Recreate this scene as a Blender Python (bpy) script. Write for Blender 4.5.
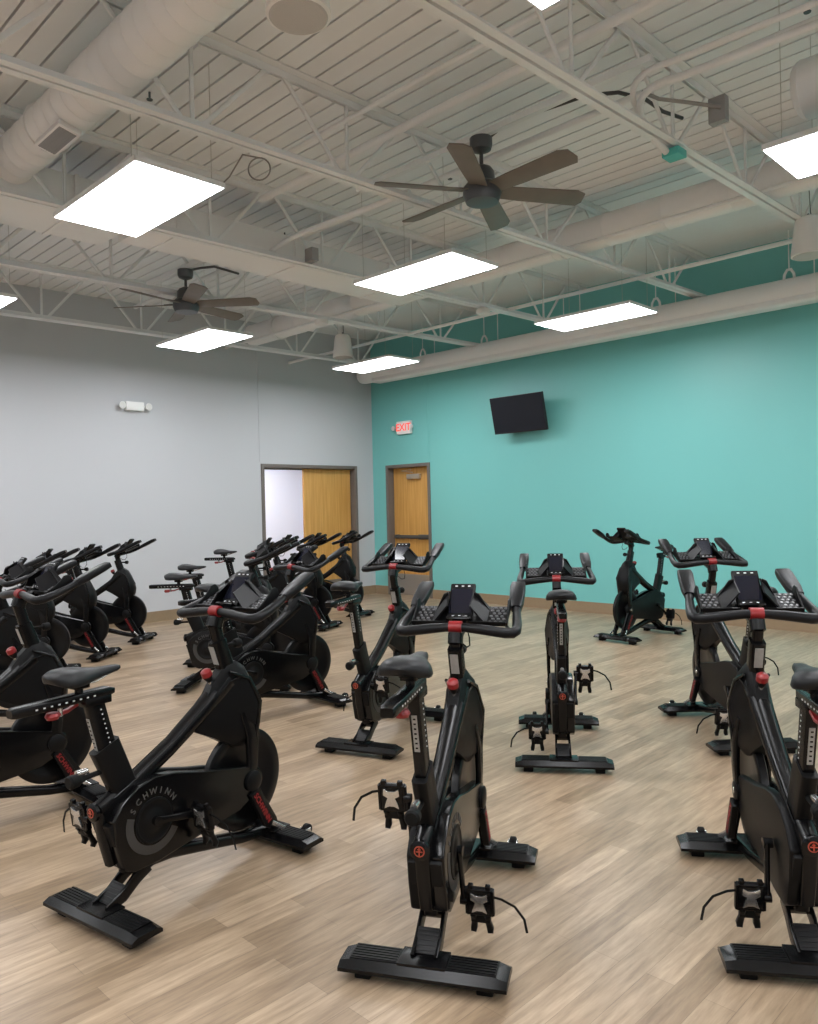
import bpy, bmesh, math, random
from mathutils import Vector, Matrix
PI = math.pi
R = math.radians
random.seed(4)
for o in list(bpy.data.objects): bpy.data.objects.remove(o)
SC = bpy.context.scene
COL = SC.collection

# ---------------------------------------------------------------- camera, world, exposure
FPX, YAW, PITCH, ROLL, EYE = 783.4, R(134.745), R(-.424), R(-1.357), 1.55
fw = Vector((math.cos(YAW)*math.cos(PITCH), math.sin(YAW)*math.cos(PITCH), math.sin(PITCH)))
rt = Vector((math.sin(YAW), -math.cos(YAW), 0)); up = rt.cross(fw)
r2 = math.cos(ROLL)*rt + math.sin(ROLL)*up
u2 = -math.sin(ROLL)*rt + math.cos(ROLL)*up
cd = bpy.data.cameras.new('camera'); cam = bpy.data.objects.new('camera', cd); COL.objects.link(cam)
cam.matrix_world = Matrix(((r2.x, u2.x, -fw.x, 0), (r2.y, u2.y, -fw.y, 0), (r2.z, u2.z, -fw.z, EYE), (0, 0, 0, 1)))
cd.sensor_fit = 'VERTICAL'; cd.sensor_height = 24; cd.lens = FPX/1024*24; cd.clip_start = .05; cd.clip_end = 100
SC.camera = cam
w = bpy.data.worlds.new('world'); SC.world = w; w.use_nodes = True
w.node_tree.nodes['Background'].inputs[0].default_value = (.8, .85, 1, 1)
w.node_tree.nodes['Background'].inputs[1].default_value = .12
SC.view_settings.view_transform = 'Standard'; SC.view_settings.look = 'None'
SC.view_settings.gamma = 1; SC.view_settings.use_curve_mapping = False
SC.view_settings.exposure = 0.0
LAMP = 23.5            # strength of every ceiling panel

# ---------------------------------------------------------------- materials
def mat(name, col, rough=.5, metal=0, emit=None, es=1, spec=.5, coat=0, bump=None, var=None):
    m = bpy.data.materials.new(name); m.use_nodes = True
    nt = m.node_tree; b = nt.nodes['Principled BSDF']
    b.inputs['Base Color'].default_value = (*col, 1); b.inputs['Roughness'].default_value = rough
    b.inputs['Metallic'].default_value = metal; b.inputs['Specular IOR Level'].default_value = spec
    b.inputs['Coat Weight'].default_value = coat
    if emit:
        b.inputs['Emission Color'].default_value = (*emit, 1); b.inputs['Emission Strength'].default_value = es
    if bump or var:
        tc = nt.nodes.new('ShaderNodeTexCoord'); n = nt.nodes.new('ShaderNodeTexNoise')
        n.inputs['Scale'].default_value = (bump or var)[0]; n.inputs['Detail'].default_value = 4
        nt.links.new(tc.outputs['Object'], n.inputs['Vector'])
        if bump:
            bp = nt.nodes.new('ShaderNodeBump'); bp.inputs['Strength'].default_value = bump[1]; bp.inputs['Distance'].default_value = .002
            nt.links.new(n.outputs['Fac'], bp.inputs['Height']); nt.links.new(bp.outputs['Normal'], b.inputs['Normal'])
        if var:
            mx = nt.nodes.new('ShaderNodeMix'); mx.data_type = 'RGBA'
            mx.inputs['A'].default_value = (*col, 1); mx.inputs['B'].default_value = (*[c*var[1] for c in col], 1)
            nt.links.new(n.outputs['Fac'], mx.inputs['Factor']); nt.links.new(mx.outputs['Result'], b.inputs['Base Color'])
    return m
M = dict(
    wall_grey=mat('grey_wall_paint', (.53, .54, .565), .6, bump=(60, .1)),
    wall_teal=mat('teal_wall_paint', (.185, .54, .515), .42, bump=(60, .1)),
    wall_other=mat('muted_grey_wall_paint', (.48, .50, .52), .6, bump=(60, .1)),
    wall_white=mat('white_wall_paint', (.76, .80, .90), .6, bump=(60, .1)),
    base=mat('taupe_rubber_base', (.30, .215, .13), .5, var=(20, .85)),
    steel_white=mat('white_painted_steel', (.85, .86, .86), .5, var=(3, .9)),
    deck=mat('off_white_deck', (.87, .88, .89), .55, var=(2, .92)),
    slot_shade=mat('deck_slot_shade', (.03, .03, .03), .9),  # near-black colour adds painted shade inside the deck gaps
    duct=mat('white_painted_duct', (.88, .875, .865), .45, var=(2.5, .93)),
    duct_grey=mat('grey_duct_grille', (.30, .30, .30), .5),
    panel=mat('led_diffuser', (.9, .9, .9), .5, emit=(.985, 1, 1.03), es=LAMP),
    panel_frame=mat('white_lamp_frame', (.8, .8, .8), .4),
    fan=mat('weathered_fan_blade', (.20, .175, .15), .5, var=(8, .7)),
    fan_metal=mat('dark_fan_metal', (.10, .105, .11), .4, .5),
    speaker=mat('white_speaker_plastic', (.80, .78, .75), .45),
    speaker_grille=mat('speaker_grille_grey', (.58, .55, .52), .6, var=(200, .8)),
    wood=None, frame=mat('taupe_door_frame', (.155, .135, .12), .5),
    metal=mat('brushed_metal', (.55, .54, .52), .35, .8),
    tv=mat('black_television_plastic', (.010, .010, .013), .4), screen=mat('dark_screen_glass', (.008, .010, .017), .45, spec=.3),
    exit_red=mat('exit_letters', (.8, .05, .03), .5, emit=(1, .10, .08), es=.9),
    exit_white=mat('sign_white', (.85, .85, .84), .4),
    lamp_glass=mat('lamp_head_glass', (.7, .7, .68), .3),
    green_box=mat('teal_junction_box', (.10, .52, .47), .5),
    cable=mat('dark_cable', (.07, .07, .07), .5), cable_grey=mat('grey_conduit', (.30, .29, .28), .5),
    # bikes
    black=mat('black_powder_coat', (.003, .003, .0033), .27, spec=.26),
    gloss=mat('black_gloss_plastic', (.003, .003, .0033), .2, spec=.33),
    matte=mat('black_matte_plastic', (.004, .004, .0043), .42, spec=.17, bump=(300, .3)),
    rubber=mat('black_rubber', (.005, .005, .005), .6, spec=.15), grip=mat('handlebar_rubber', (.006, .006, .007), .36, spec=.22, bump=(400, .2)),
    seat=mat('saddle_vinyl', (.008, .0085, .0095), .42, spec=.3, bump=(350, .3)),
    pad=mat('ribbed_step_plastic', (.006, .006, .0065), .42, spec=.25), stud=mat('tray_stud_grey', (.09, .09, .095), .35),
    wheel=mat('flywheel_steel', (.004, .004, .0045), .3, spec=.25),
    ring=mat('grey_ring_print', (.034, .032, .030), .5), letter=mat('grey_letters', (.055, .053, .05), .5),
    red=mat('red_plastic', (.23, .009, .011), .36), red_print=mat('red_letters', (.26, .010, .012), .5),
    orange=mat('emblem_print', (.42, .06, .03), .4),
    silver=mat('bright_steel', (.62, .62, .62), .25, .9), label=mat('grey_sticker', (.36, .35, .33), .4, var=(60, .6)),
    dot=mat('white_print', (.60, .60, .60), .4), btn=mat('console_icons', (.75, .75, .78), .4),
    lcd=mat('console_screen', (.010, .011, .020), .1),
)
def wood():
    m = bpy.data.materials.new('honey_maple_veneer'); m.use_nodes = True; nt = m.node_tree; b = nt.nodes['Principled BSDF']
    tc = nt.nodes.new('ShaderNodeTexCoord'); mp = nt.nodes.new('ShaderNodeMapping'); mp.inputs['Scale'].default_value = (14, 14, .7)
    n = nt.nodes.new('ShaderNodeTexNoise'); n.inputs['Scale'].default_value = 2.2; n.inputs['Detail'].default_value = 6
    cr = nt.nodes.new('ShaderNodeValToRGB'); cr.color_ramp.elements[0].position = .3; cr.color_ramp.elements[1].position = .7
    cr.color_ramp.elements[0].color = (.52, .27, .065, 1); cr.color_ramp.elements[1].color = (.66, .37, .11, 1)
    nt.links.new(tc.outputs['Object'], mp.inputs[0]); nt.links.new(mp.outputs[0], n.inputs['Vector'])
    nt.links.new(n.outputs['Fac'], cr.inputs[0]); nt.links.new(cr.outputs[0], b.inputs['Base Color']); b.inputs['Roughness'].default_value = .4
    return m
M['wood'] = wood()
def floor_mat():
    m = bpy.data.materials.new('oak_vinyl_planks'); m.use_nodes = True; nt = m.node_tree; b = nt.nodes['Principled BSDF']; L = nt.links.new
    tc = nt.nodes.new('ShaderNodeTexCoord'); mp = nt.nodes.new('ShaderNodeMapping'); mp.inputs['Rotation'].default_value = (0, 0, R(90))
    L(tc.outputs['Object'], mp.inputs[0])
    def brick(w_, h, c1, c2, mo, off):
        br = nt.nodes.new('ShaderNodeTexBrick'); br.offset = off; br.inputs['Scale'].default_value = 1
        br.inputs['Brick Width'].default_value = w_; br.inputs['Row Height'].default_value = h
        br.inputs['Mortar Size'].default_value = .0008; br.inputs['Mortar Smooth'].default_value = .4; br.inputs['Bias'].default_value = 0
        br.inputs['Color1'].default_value = (*c1, 1); br.inputs['Color2'].default_value = (*c2, 1); br.inputs['Mortar'].default_value = (*mo, 1)
        L(mp.outputs[0], br.inputs['Vector']); return br
    a = brick(.78, .098, (.285, .206, .134), (.435, .328, .226), (.20, .145, .095), .37)
    g = nt.nodes.new('ShaderNodeMapping'); g.inputs['Scale'].default_value = (16, 1.5, 1); L(tc.outputs['Object'], g.inputs[0])
    n = nt.nodes.new('ShaderNodeTexNoise'); n.inputs['Scale'].default_value = 2.4; n.inputs['Detail'].default_value = 7; n.inputs['Roughness'].default_value = .62
    L(g.outputs[0], n.inputs['Vector'])
    cr = nt.nodes.new('ShaderNodeValToRGB'); cr.color_ramp.elements[0].position = .34; cr.color_ramp.elements[1].position = .68
    cr.color_ramp.elements[0].color = (.66, .63, .60, 1); cr.color_ramp.elements[1].color = (1.16, 1.15, 1.13, 1)
    L(n.outputs['Fac'], cr.inputs[0])
    mx = nt.nodes.new('ShaderNodeMix'); mx.data_type = 'RGBA'; mx.blend_type = 'MULTIPLY'; mx.inputs['Factor'].default_value = 1
    L(a.outputs['Color'], mx.inputs['A']); L(cr.outputs[0], mx.inputs['B']); L(mx.outputs['Result'], b.inputs['Base Color'])
    b.inputs['Roughness'].default_value = .36; b.inputs['Specular IOR Level'].default_value = .45
    return m
M['floor'] = floor_mat()

# ---------------------------------------------------------------- mesh helpers
class MB:
    def __init__(s): s.b = bmesh.new(); s.m = []; s.cur = 0
    def _new(s, vs, fs, mi=0):
        v = [s.b.verts.new(p) for p in vs]
        for f in fs:
            try:
                ff = s.b.faces.new([v[i] for i in f]); ff.material_index = mi
            except ValueError: pass
        return v
    def box(s, c, d, rot=None, bev=0, mi=0):
        t = bmesh.new(); bmesh.ops.create_cube(t, size=1)
        for v in t.verts: v.co = Vector((v.co.x*d[0], v.co.y*d[1], v.co.z*d[2]))
        if bev: bmesh.ops.bevel(t, geom=t.edges[:], offset=bev, segments=2, affect='EDGES', profile=.6)
        mt = Matrix.Translation(c) @ (rot.to_4x4() if rot else Matrix())
        s._merge(t, mt, mi); return s
    def _merge(s, t, mt=Matrix(), mi=0):
        t.verts.index_update(); vs = [s.b.verts.new(mt @ v.co) for v in t.verts]
        for f in t.faces:
            ff = s.b.faces.new([vs[v.index] for v in f.verts]); ff.material_index = mi
        t.free()
    def prism(s, poly, lo, hi, axis='y', bev=0, mi=0, seg=2):
        """poly: 2-D outline; extruded along axis between lo and hi ('y': outline in x,z)"""
        t = bmesh.new()
        def P(a, b, c): return {'y': (a, c, b), 'x': (c, a, b), 'z': (a, b, c)}[axis]
        v0 = [t.verts.new(P(*p, lo)) for p in poly]; v1 = [t.verts.new(P(*p, hi)) for p in poly]; n = len(poly)
        t.faces.new(v0); t.faces.new(v1[::-1])
        for i in range(n): t.faces.new((v0[i], v0[(i+1) % n], v1[(i+1) % n], v1[i]))
        bmesh.ops.recalc_face_normals(t, faces=t.faces[:])
        if bev: bmesh.ops.bevel(t, geom=[e for e in t.edges if e.calc_face_angle(0) > .35], offset=bev, segments=seg, affect='EDGES', profile=.6)
        s._merge(t, Matrix(), mi); return s
    def sweep(s, pts, secs, mi=0, cap=True, upv=(0, 0, 1), closed=False):
        """pts: path; secs: one outline, or one per point, in (side, up) coordinates"""
        pts = [Vector(p) for p in pts]; n = len(pts)
        if not isinstance(secs[0][0], (list, tuple)): secs = [secs]*n
        rings = []; k = len(secs[0]); upv = Vector(upv)
        for i, p in enumerate(pts):
            if closed: d = pts[(i+1) % n]-pts[i-1]
            else: d = (pts[min(i+1, n-1)]-p).normalized()+(p-pts[max(i-1, 0)]).normalized()
            d.normalize(); sd = d.cross(upv)
            if sd.length < 1e-3: sd = d.cross(Vector((1, 0, 0)) if abs(d.x) < .9 else Vector((0, 1, 0)))
            sd.normalize(); uu = sd.cross(d)
            rings.append([s.b.verts.new(p+sd*a+uu*c) for a, c in secs[i]])
        for i in range(n if closed else n-1):
            A, B = rings[i], rings[(i+1) % n]
            for j in range(k):
                f = s.b.faces.new((A[j], A[(j+1) % k], B[(j+1) % k], B[j])); f.material_index = mi
        if cap and not closed:
            s.b.faces.new(rings[0][::-1]).material_index = mi; s.b.faces.new(rings[-1]).material_index = mi
        return s
    def tube(s, pts, r, n=10, mi=0, **k):
        rs = r if isinstance(r, (list, tuple)) else [r]*len(pts)
        return s.sweep(pts, [[(math.cos(2*PI*j/n)*q, math.sin(2*PI*j/n)*q) for j in range(n)] for q in rs], mi, **k)
    def bar(s, pts, wd, h, mi=0, rnd=.25, **k):
        """rectangular section with cut corners; wd/h scalars or lists"""
        n = len(pts); W = wd if isinstance(wd, (list, tuple)) else [wd]*n; H = h if isinstance(h, (list, tuple)) else [h]*n
        secs = []
        for a, c in zip(W, H):
            a /= 2; c /= 2; q = min(a, c)*rnd*2
            secs.append([(a, -c+q), (a, c-q), (a-q*.35, c-q*.35), (a-q, c), (-a+q, c), (-a+q*.35, c-q*.35), (-a, c-q), (-a, -c+q), (-a+q*.35, -c+q*.35), (-a+q, -c), (a-q, -c), (a-q*.35, -c+q*.35)])
        return s.sweep(pts, secs, mi, **k)
    def lathe(s, c, prof, axis='y', n=24, mi=0):
        """prof: (along, radius)"""
        c = Vector(c); rings = []
        for a, r_ in prof:
            ring = []
            for j in range(n):
                u, v = math.cos(2*PI*j/n)*r_, math.sin(2*PI*j/n)*r_
                ring.append(s.b.verts.new(c+Vector({'y': (u, a, v), 'x': (a, u, v), 'z': (u, v, a)}[axis])))
            rings.append(ring)
        for A, B in zip(rings, rings[1:]):
            for j in range(n):
                s.b.faces.new((A[j], A[(j+1) % n], B[(j+1) % n], B[j])).material_index = mi
        if prof[0][1] > 1e-4: s.b.faces.new(rings[0][::-1]).material_index = mi
        if prof[-1][1] > 1e-4: s.b.faces.new(rings[-1]).material_index = mi
        return s
    def text(s, txt, size, mt, ext=.0006, mi=0, spacing=1):
        cu = bpy.data.curves.new('t', 'FONT'); cu.body = txt; cu.size = size; cu.align_x = 'CENTER'; cu.align_y = 'CENTER'
        cu.extrude = ext; cu.resolution_u = 2; cu.space_character = spacing; cu.offset = size*.015
        ob = bpy.data.objects.new('t', cu); COL.objects.link(ob)
        dg = bpy.context.evaluated_depsgraph_get(); me = ob.evaluated_get(dg).to_mesh()
        vs = [s.b.verts.new(mt @ v.co) for v in me.vertices]
        for p in me.polygons:
            try: s.b.faces.new([vs[i] for i in p.vertices]).material_index = mi
            except ValueError: pass
        ob.evaluated_get(dg).to_mesh_clear(); bpy.data.objects.remove(ob); bpy.data.curves.remove(cu); return s
    def xform(s, mt):
        for v in s.b.verts: v.co = mt @ v.co
        return s
    def build(s, name, mats, parent=None, loc=None, smooth=40, recalc=True):
        if recalc: bmesh.ops.recalc_face_normals(s.b, faces=s.b.faces[:])
        for f in s.b.faces: f.smooth = True
        for e in s.b.edges: e.smooth = not (len(e.link_faces) == 2 and e.calc_face_angle(0) > R(smooth))
        me = bpy.data.meshes.new(name)
        if loc is not None:
            for v in s.b.verts: v.co -= Vector(loc)
        s.b.to_mesh(me); s.b.free()
        for m_ in (mats if isinstance(mats, (list, tuple)) else [mats]): me.materials.append(M[m_])
        o = bpy.data.objects.new(name, me); COL.objects.link(o)
        if parent: o.parent = parent
        if loc is not None: o.location = loc
        return o
def tag(o, label=None, cat=None, group=None, kind=None):
    if label: o['label'] = label
    if cat: o['category'] = cat
    if group: o['group'] = group
    if kind: o['kind'] = kind
    return o
def struct(o): o['kind'] = 'structure'; return o
def empty(name, loc=(0, 0, 0), rz=0):
    o = bpy.data.objects.new(name, None); COL.objects.link(o); o.location = loc; o.rotation_euler = (0, 0, rz); o.empty_display_size = .1; return o
def copy_tree(o, parent=None):
    c = o.copy(); COL.objects.link(c); c.parent = parent
    for ch in list(o.children): copy_tree(ch, c)
    return c

# ---------------------------------------------------------------- the room
XL, YT, XR, YB = -10.35, 9.55, 3.6, -4.6          # left wall, teal wall, right and back wall
ZC = 4.62
def zdeck(y): return 4.385+.015*y
m = MB(); m.box(((XL+XR)/2, (YT+YB)/2, -.05), (XR-XL+.6, YT-YB+.6, .1)); struct(m.build('floor', 'floor'))
# left wall with the double-door opening (y 7.20..9.10)
DY0, DY1, DZ = 7.20, 9.10, 2.22
m = MB()
FO = .055; m.box((XL-.1, (YB+DY0-FO)/2, ZC/2), (.2, DY0-FO-YB, ZC)); m.box((XL-.1, (DY1+FO+YT+.2)/2, ZC/2), (.2, YT+.2-DY1-FO, ZC)); m.box((XL-.1, (DY0+DY1)/2, (DZ+FO+ZC)/2), (.2, DY1-DY0+2*FO, ZC-DZ-FO))
struct(m.build('wall_left', 'wall_grey'))
EX0, EX1, EZ = -9.95, -9.0, 2.22
m = MB()
m.box(((XL+EX0-FO)/2, YT+.1, ZC/2), (EX0-FO-XL, .2, ZC)); m.box(((EX1+FO+XR)/2, YT+.1, ZC/2), (XR-EX1-FO, .2, ZC)); m.box(((EX0+EX1)/2, YT+.1, (EZ+FO+ZC)/2), (EX1-EX0+2*FO, .2, ZC-EZ-FO))
struct(m.build('wall_back', 'wall_teal'))
m = MB(); m.box((XR+.1, (YB+YT)/2, ZC/2), (.2, YT-YB+.4, ZC)); struct(m.build('wall_right', 'wall_other'))
m = MB(); m.box(((XL+XR)/2, YB-.1, ZC/2), (XR-XL+.4, .2, ZC)); struct(m.build('wall_front', 'wall_other'))
# panel joints in the walls (thin raised beads)
m = MB(); m.box((XL+.002, 7.13, (2.3+ZC)/2), (.008, .012, ZC-2.3)); struct(m.build('trim_1', 'wall_grey'))
m = MB(); m.box((-8.97, YT-.002, (2.3+ZC)/2), (.012, .008, ZC-2.3)); struct(m.build('trim_2', 'wall_teal'))
# baseboards
m = MB(); m.box((XL+.006, (YB+7.14)/2, .075), (.012, 7.14-YB, .15)); m.box((XL+.006, (9.16+YT)/2, .075), (.012, YT-9.16, .15)); struct(m.build('baseboard_left', 'base'))
m = MB(); m.box(((XL+-10.0)/2, YT-.006, .075), (.35, .012, .15)); m.box(((-8.94+XR)/2, YT-.006, .075), (XR+8.94, .012, .15)); struct(m.build('baseboard_back', 'base'))
m = MB(); m.box(((XL+XR)/2, YB+.006, .075), (XR-XL, .012, .15)); struct(m.build('baseboard_front', 'base'))
m = MB(); m.box((XR-.006, (YB+YT)/2, .075), (.012, YT-YB, .15)); struct(m.build('baseboard_right', 'base'))
# fluted roof deck: boards with gaps, a dark sheet above deepening their shade
m = MB(); y = YB-.1
while y < YT+.2:
    h = .139 if y < 6.85 else .152
    z0, z1 = zdeck(y), zdeck(y+h)
    m._new([(XL-.1, y, z0), (XR+.1, y, z0), (XR+.1, y+h, z1), (XL-.1, y+h, z1), (XL-.1, y, z0+.045), (XR+.1, y, z0+.045), (XR+.1, y+h, z1+.045), (XL-.1, y+h, z1+.045)],
           [(0, 1, 2, 3), (7, 6, 5, 4), (0, 4, 5, 1), (2, 6, 7, 3), (1, 5, 6, 2), (0, 3, 7, 4)])
    y += .155
struct(m.build('ceiling', 'deck'))
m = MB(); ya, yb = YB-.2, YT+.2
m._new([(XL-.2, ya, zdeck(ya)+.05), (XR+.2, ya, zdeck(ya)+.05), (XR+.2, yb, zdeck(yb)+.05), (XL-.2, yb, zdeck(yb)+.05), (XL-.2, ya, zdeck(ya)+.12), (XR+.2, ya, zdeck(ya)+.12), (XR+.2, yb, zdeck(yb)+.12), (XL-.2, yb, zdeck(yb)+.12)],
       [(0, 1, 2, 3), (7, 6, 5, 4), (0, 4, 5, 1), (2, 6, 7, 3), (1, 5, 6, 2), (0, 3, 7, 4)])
o = m.build('ceiling', 'slot_shade'); struct(o); o.name = 'ceiling_slot_shade'

# adjoining room seen through the open leaf
m = MB(); m.box((-12.6, 8.15, 1.3), (.1, 3.6, 2.6)); struct(m.build('wall_far', 'wall_white'))
m = MB(); m.box((-11.55, 6.35, 1.3), (2.0, .1, 2.6)); m.box((-11.55, 9.95, 1.3), (2.0, .1, 2.6)); struct(m.build('wall_side', 'wall_white'))
m = MB(); m.box((-11.55, 8.15, -.05), (2.2, 3.6, .1)); o = m.build('floor', 'floor'); struct(o)
m = MB(); m.box((-11.55, 8.15, 2.65), (2.2, 3.6, .1)); o = m.build('ceiling', 'wall_white'); struct(o)

# ---------------------------------------------------------------- doors
def frame_x(name, y0, y1, z1):          # frame in the left wall: opening along y
    f = .055; m = MB(); X0, X1 = XL-.205, XL+.022
    for ya, yb in ((y0-f, y0), (y1, y1+f)): m.box(((X0+X1)/2, (ya+yb)/2, (z1+f)/2), (X1-X0, yb-ya, z1+f), bev=.004)
    m.box(((X0+X1)/2, (y0+y1)/2, z1+f/2), (X1-X0, y1-y0, f), bev=.004)
    m.box((XL-.16, y1-.012, z1/2), (.03, .024, z1)); m.box((XL-.16, (y0+y1)/2, z1-.012), (.03, y1-y0, .024))
    return m.build(name, 'frame')
d1 = struct(empty('door_1', (XL, (DY0+DY1)/2, 0)))
fr = frame_x('door_frame', DY0, DY1, DZ); fr.parent = d1; fr.location = -Vector(d1.location)
def dpart(mb, name, mt, root): o = mb.build(name, mt); o.parent = root; o.location = -Vector(root.location); return o
lf = dpart(MB().box((XL-.12, 8.575, DZ/2+.005), (.045, 1.02, DZ-.02), bev=.003), 'door_leaf', 'wood', d1)
o = MB().box((XL-.094, 8.575, .17), (.004, .96, .30)).build('kick_plate', 'frame'); o.parent = lf
o = MB().lathe((XL-.095, 8.16, .98), [(0, .03), (.01, .03), (.012, .012), (.05, .012), (.055, .025), (.075, .025)], 'x').build('door_knob', 'metal'); o.parent = lf
lf2 = dpart(MB().box((XL-.72, DY0+.035, DZ/2+.005), (.92, .045, DZ-.02), bev=.003), 'door_leaf', 'wood', d1)
d2 = struct(empty('door_2', ((EX0+EX1)/2, YT, 0)))
m = MB(); f = .055
for xa, xb in ((EX0-f, EX0), (EX1, EX1+f)): m.box(((xa+xb)/2, YT+.09, (EZ+f)/2), (xb-xa, .225, EZ+f), bev=.004)
m.box(((EX0+EX1)/2, YT+.09, EZ+f/2), (EX1-EX0, .225, f), bev=.004)
dpart(m, 'door_frame', 'frame', d2)
lf = dpart(MB().box(((EX0+EX1)/2, YT+.14, EZ/2+.005), (EX1-EX0-.01, .045, EZ-.015), bev=.003), 'door_leaf', 'wood', d2)
MB().box(((EX0+EX1)/2, YT+.115, .19), (EX1-EX0-.06, .005, .36)).build('kick_plate', 'metal').parent = lf
m = MB(); m.bar([(EX0+.06, YT+.075, 1.02), (EX1-.06, YT+.075, 1.02)], .05, .06); m.box((EX0+.09, YT+.1, 1.02), (.07, .05, .075), bev=.005); m.box((EX1-.20, YT+.1, 1.02), (.26, .06, .08), bev=.006)
m.build('push_bar', 'fan_metal').parent = lf
m = MB(); m.box(((EX0+EX1)/2+.06, YT+.085, 2.06), (.30, .06, .085), bev=.008); m.bar([((EX0+EX1)/2+.06, YT+.06, 2.13), ((EX0+EX1)/2-.14, YT-.02, 2.16), ((EX0+EX1)/2+.02, YT+.07, 2.18)], .022, .012)
m.build('door_closer', 'metal').parent = lf

# ---------------------------------------------------------------- roof steel
def joist(x, z0, sl, ph, y0=YB+.05, y1=YT-.05):
    t = empty('roof_joist', (x, (y0+y1)/2, 0)); ym = (y0+y1)/2
    zb = lambda y: z0+sl*y
    L = lambda x_, y_, z_: (x_-x, y_-ym, z_)
    m = MB()
    for s in (-1, 1):      # two angles back to back
        m.prism([(s*.010, 0), (s*.060, 0), (s*.060, .006), (s*.016, .006), (s*.016, .055), (s*.010, .055)], 0, 1, 'y')
    for v in m.b.verts:
        yy = y0+v.co.y*(y1-y0); v.co = Vector((v.co.x, yy-ym, v.co.z+zb(yy)))
    m.build('bottom_chord', 'steel_white', t)
    m = MB()
    for s in (-1, 1): m.prism([(s*.010, 0), (s*.075, 0), (s*.075, -.008), (s*.018, -.008), (s*.018, -.055), (s*.010, -.055)], 0, 1, 'y')
    for v in m.b.verts:
        yy = y0+v.co.y*(y1-y0); v.co = Vector((v.co.x, yy-ym, v.co.z+zdeck(yy)-.002))
    m.build('top_chord', 'steel_white', t)
    P = 1.22; y = ph-6*P
    while y < y1:
        def web(ya, yb, wd=.030):
            if min(ya, yb) < max(y0, -1.5) or max(ya, yb) > y1: return
            MB().bar([L(x, ya, zb(ya)+.03), L(x, yb, zdeck(yb)-.03)], .018, wd, upv=(0, 1, 0)).build('web_bar', 'steel_white', t)
        web(y, y, .026); web(y-.06, y-.55); web(y+.06, y+.55)
        y += P
    return t
JG = 'white open web joists under the roof deck'
JX = [(-9.35, 3.775, .008, 'white roof joist running closest along the grey wall'),
      (-7.60, 3.775, .018, 'white roof joist between the small far ceiling fan and the grey wall joist'),
      (-5.87, 3.775, .014, 'white roof joist running alongside the flat grey rectangular duct'),
      (-4.18, 3.765, .026, 'white roof joist passing just beyond the large near ceiling fan'),
      (-2.40, 3.745, .032, 'white roof joist with the teal junction box, nearest the right edge'),
      (-.65, 3.745, .032, 'white roof joist beyond the right frame edge')]
for x, z0, sl, lb in JX:
    if x > -1: continue
    t = joist(x, z0, sl, {-9.35: 2.27, -7.6: 2.3, -5.87: 2.38, -4.18: 2.46, -2.4: 2.57}[x]); tag(t, lb, 'roof joist', JG)
def bridging(y, z, x0, x1, lb, r=.017):
    o = MB().tube([(x0, y, z), (x1, y, z)], r, 10).build('bridging_pipe', 'steel_white'); tag(o, lb, 'pipe', 'straight pipes crossing the roof joists')
bridging(7.73, 3.93, XL+.02, -.5, 'white straight bridging bar nearest the teal wall above the long panels', .022)
bridging(6.55, 4.02, XL+.02, -.5, 'thin white pipe running just below the tan round duct', .018)
bridging(3.66, 4.27, -4.9, .5, 'thin white sprinkler pipe above the near fan, closest to the camera', .018)
bridging(3.94, 4.21, -5.6, .5, 'thicker white pipe passing just above the near fan mount', .03)
bridging(4.75, 4.20, -9.6, .5, 'white sprinkler pipe over the middle of the room', .024)
m = MB()
for ya, yb, wd in ((-4.0, 3.02, .67), (3.10, 6.42, .48)):
    m.box((-6.06-wd/2, (ya+yb)/2, 4.03), (wd, yb-ya, .27), bev=.006)
    yy = ya+.3
    while yy < yb: m.box((-6.06-wd/2, yy, 4.03), (wd+.02, .03, .29)); yy += 1.25
tag(m.build('rectangular_duct', 'duct'), 'flat rectangular duct painted grey white behind the third joist', 'duct')
def round_duct(x0, x1, y, z, r, lb, cap=(0, 0), grille=None, step=.3, rr=None):
    t = empty('round_duct', ((x0+x1)/2, y, z)); cx = (x0+x1)/2
    pr = []; x = x0
    if cap[0]: pr += [(x0-cx-r*.35, .001), (x0-cx-r*.33, r*.5), (x0-cx-r*.22, r*.85), (x0-cx-r*.08, r*.98)]
    while x < x1-.01:
        q = rr(x) if rr else r
        pr += [(x-cx, q), (x-cx+.006, q+.004), (x-cx+.012, q)]; x += step
    pr.append((x1-cx, rr(x1) if rr else r))
    if cap[1]: pr += [(x1-cx+r*.2, r*.8), (x1-cx+r*.3, .001)]
    MB().lathe((0, 0, 0), pr, 'x', 32).build('duct_shell', 'duct', t)
    x = x0+.7
    while x < x1-.3:
        q = (rr(x) if rr else r)+.003
        n = 20; MB().sweep([(x-cx, q*math.cos(2*PI*i/n), q*math.sin(2*PI*i/n)) for i in range(n)], [(-.015, -.003), (.015, -.003), (.015, .003), (-.015, .003)], closed=True, upv=(1, 0, 0)).build('duct_strap', 'duct', t)
        x += 2.4
    if grille:
        gx, a, wl = grille
        rot = Matrix.Rotation(a, 3, 'X'); q = r+.018
        c = rot @ Vector((0, 0, -q)); g = MB().box((gx-cx, c.y, c.z), (wl, .14, .035), rot, bev=.004).build('grille_frame', 'duct', t)
        m = MB()
        for i in range(7):
            cc = rot @ Vector((0, -.045+i*.015, -q-.019)); m.box((gx-cx, cc.y, cc.z), (wl-.05, .008, .004), rot)
        cc = rot @ Vector((0, 0, -q-.016)); m.box((gx-cx, cc.y, cc.z), (wl-.05, .11, .006), rot)
        m.build('grille', 'duct_grey', g)
    return tag(t, lb, 'duct')
round_duct(-6.06, 3.4, 2.08, 4.13, .15, 'white spiral round duct with a small grille, upper left corner', grille=(-5.12, R(-14), .40), step=.14, rr=lambda x: .152 if x < -4.75 else .162)
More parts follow.
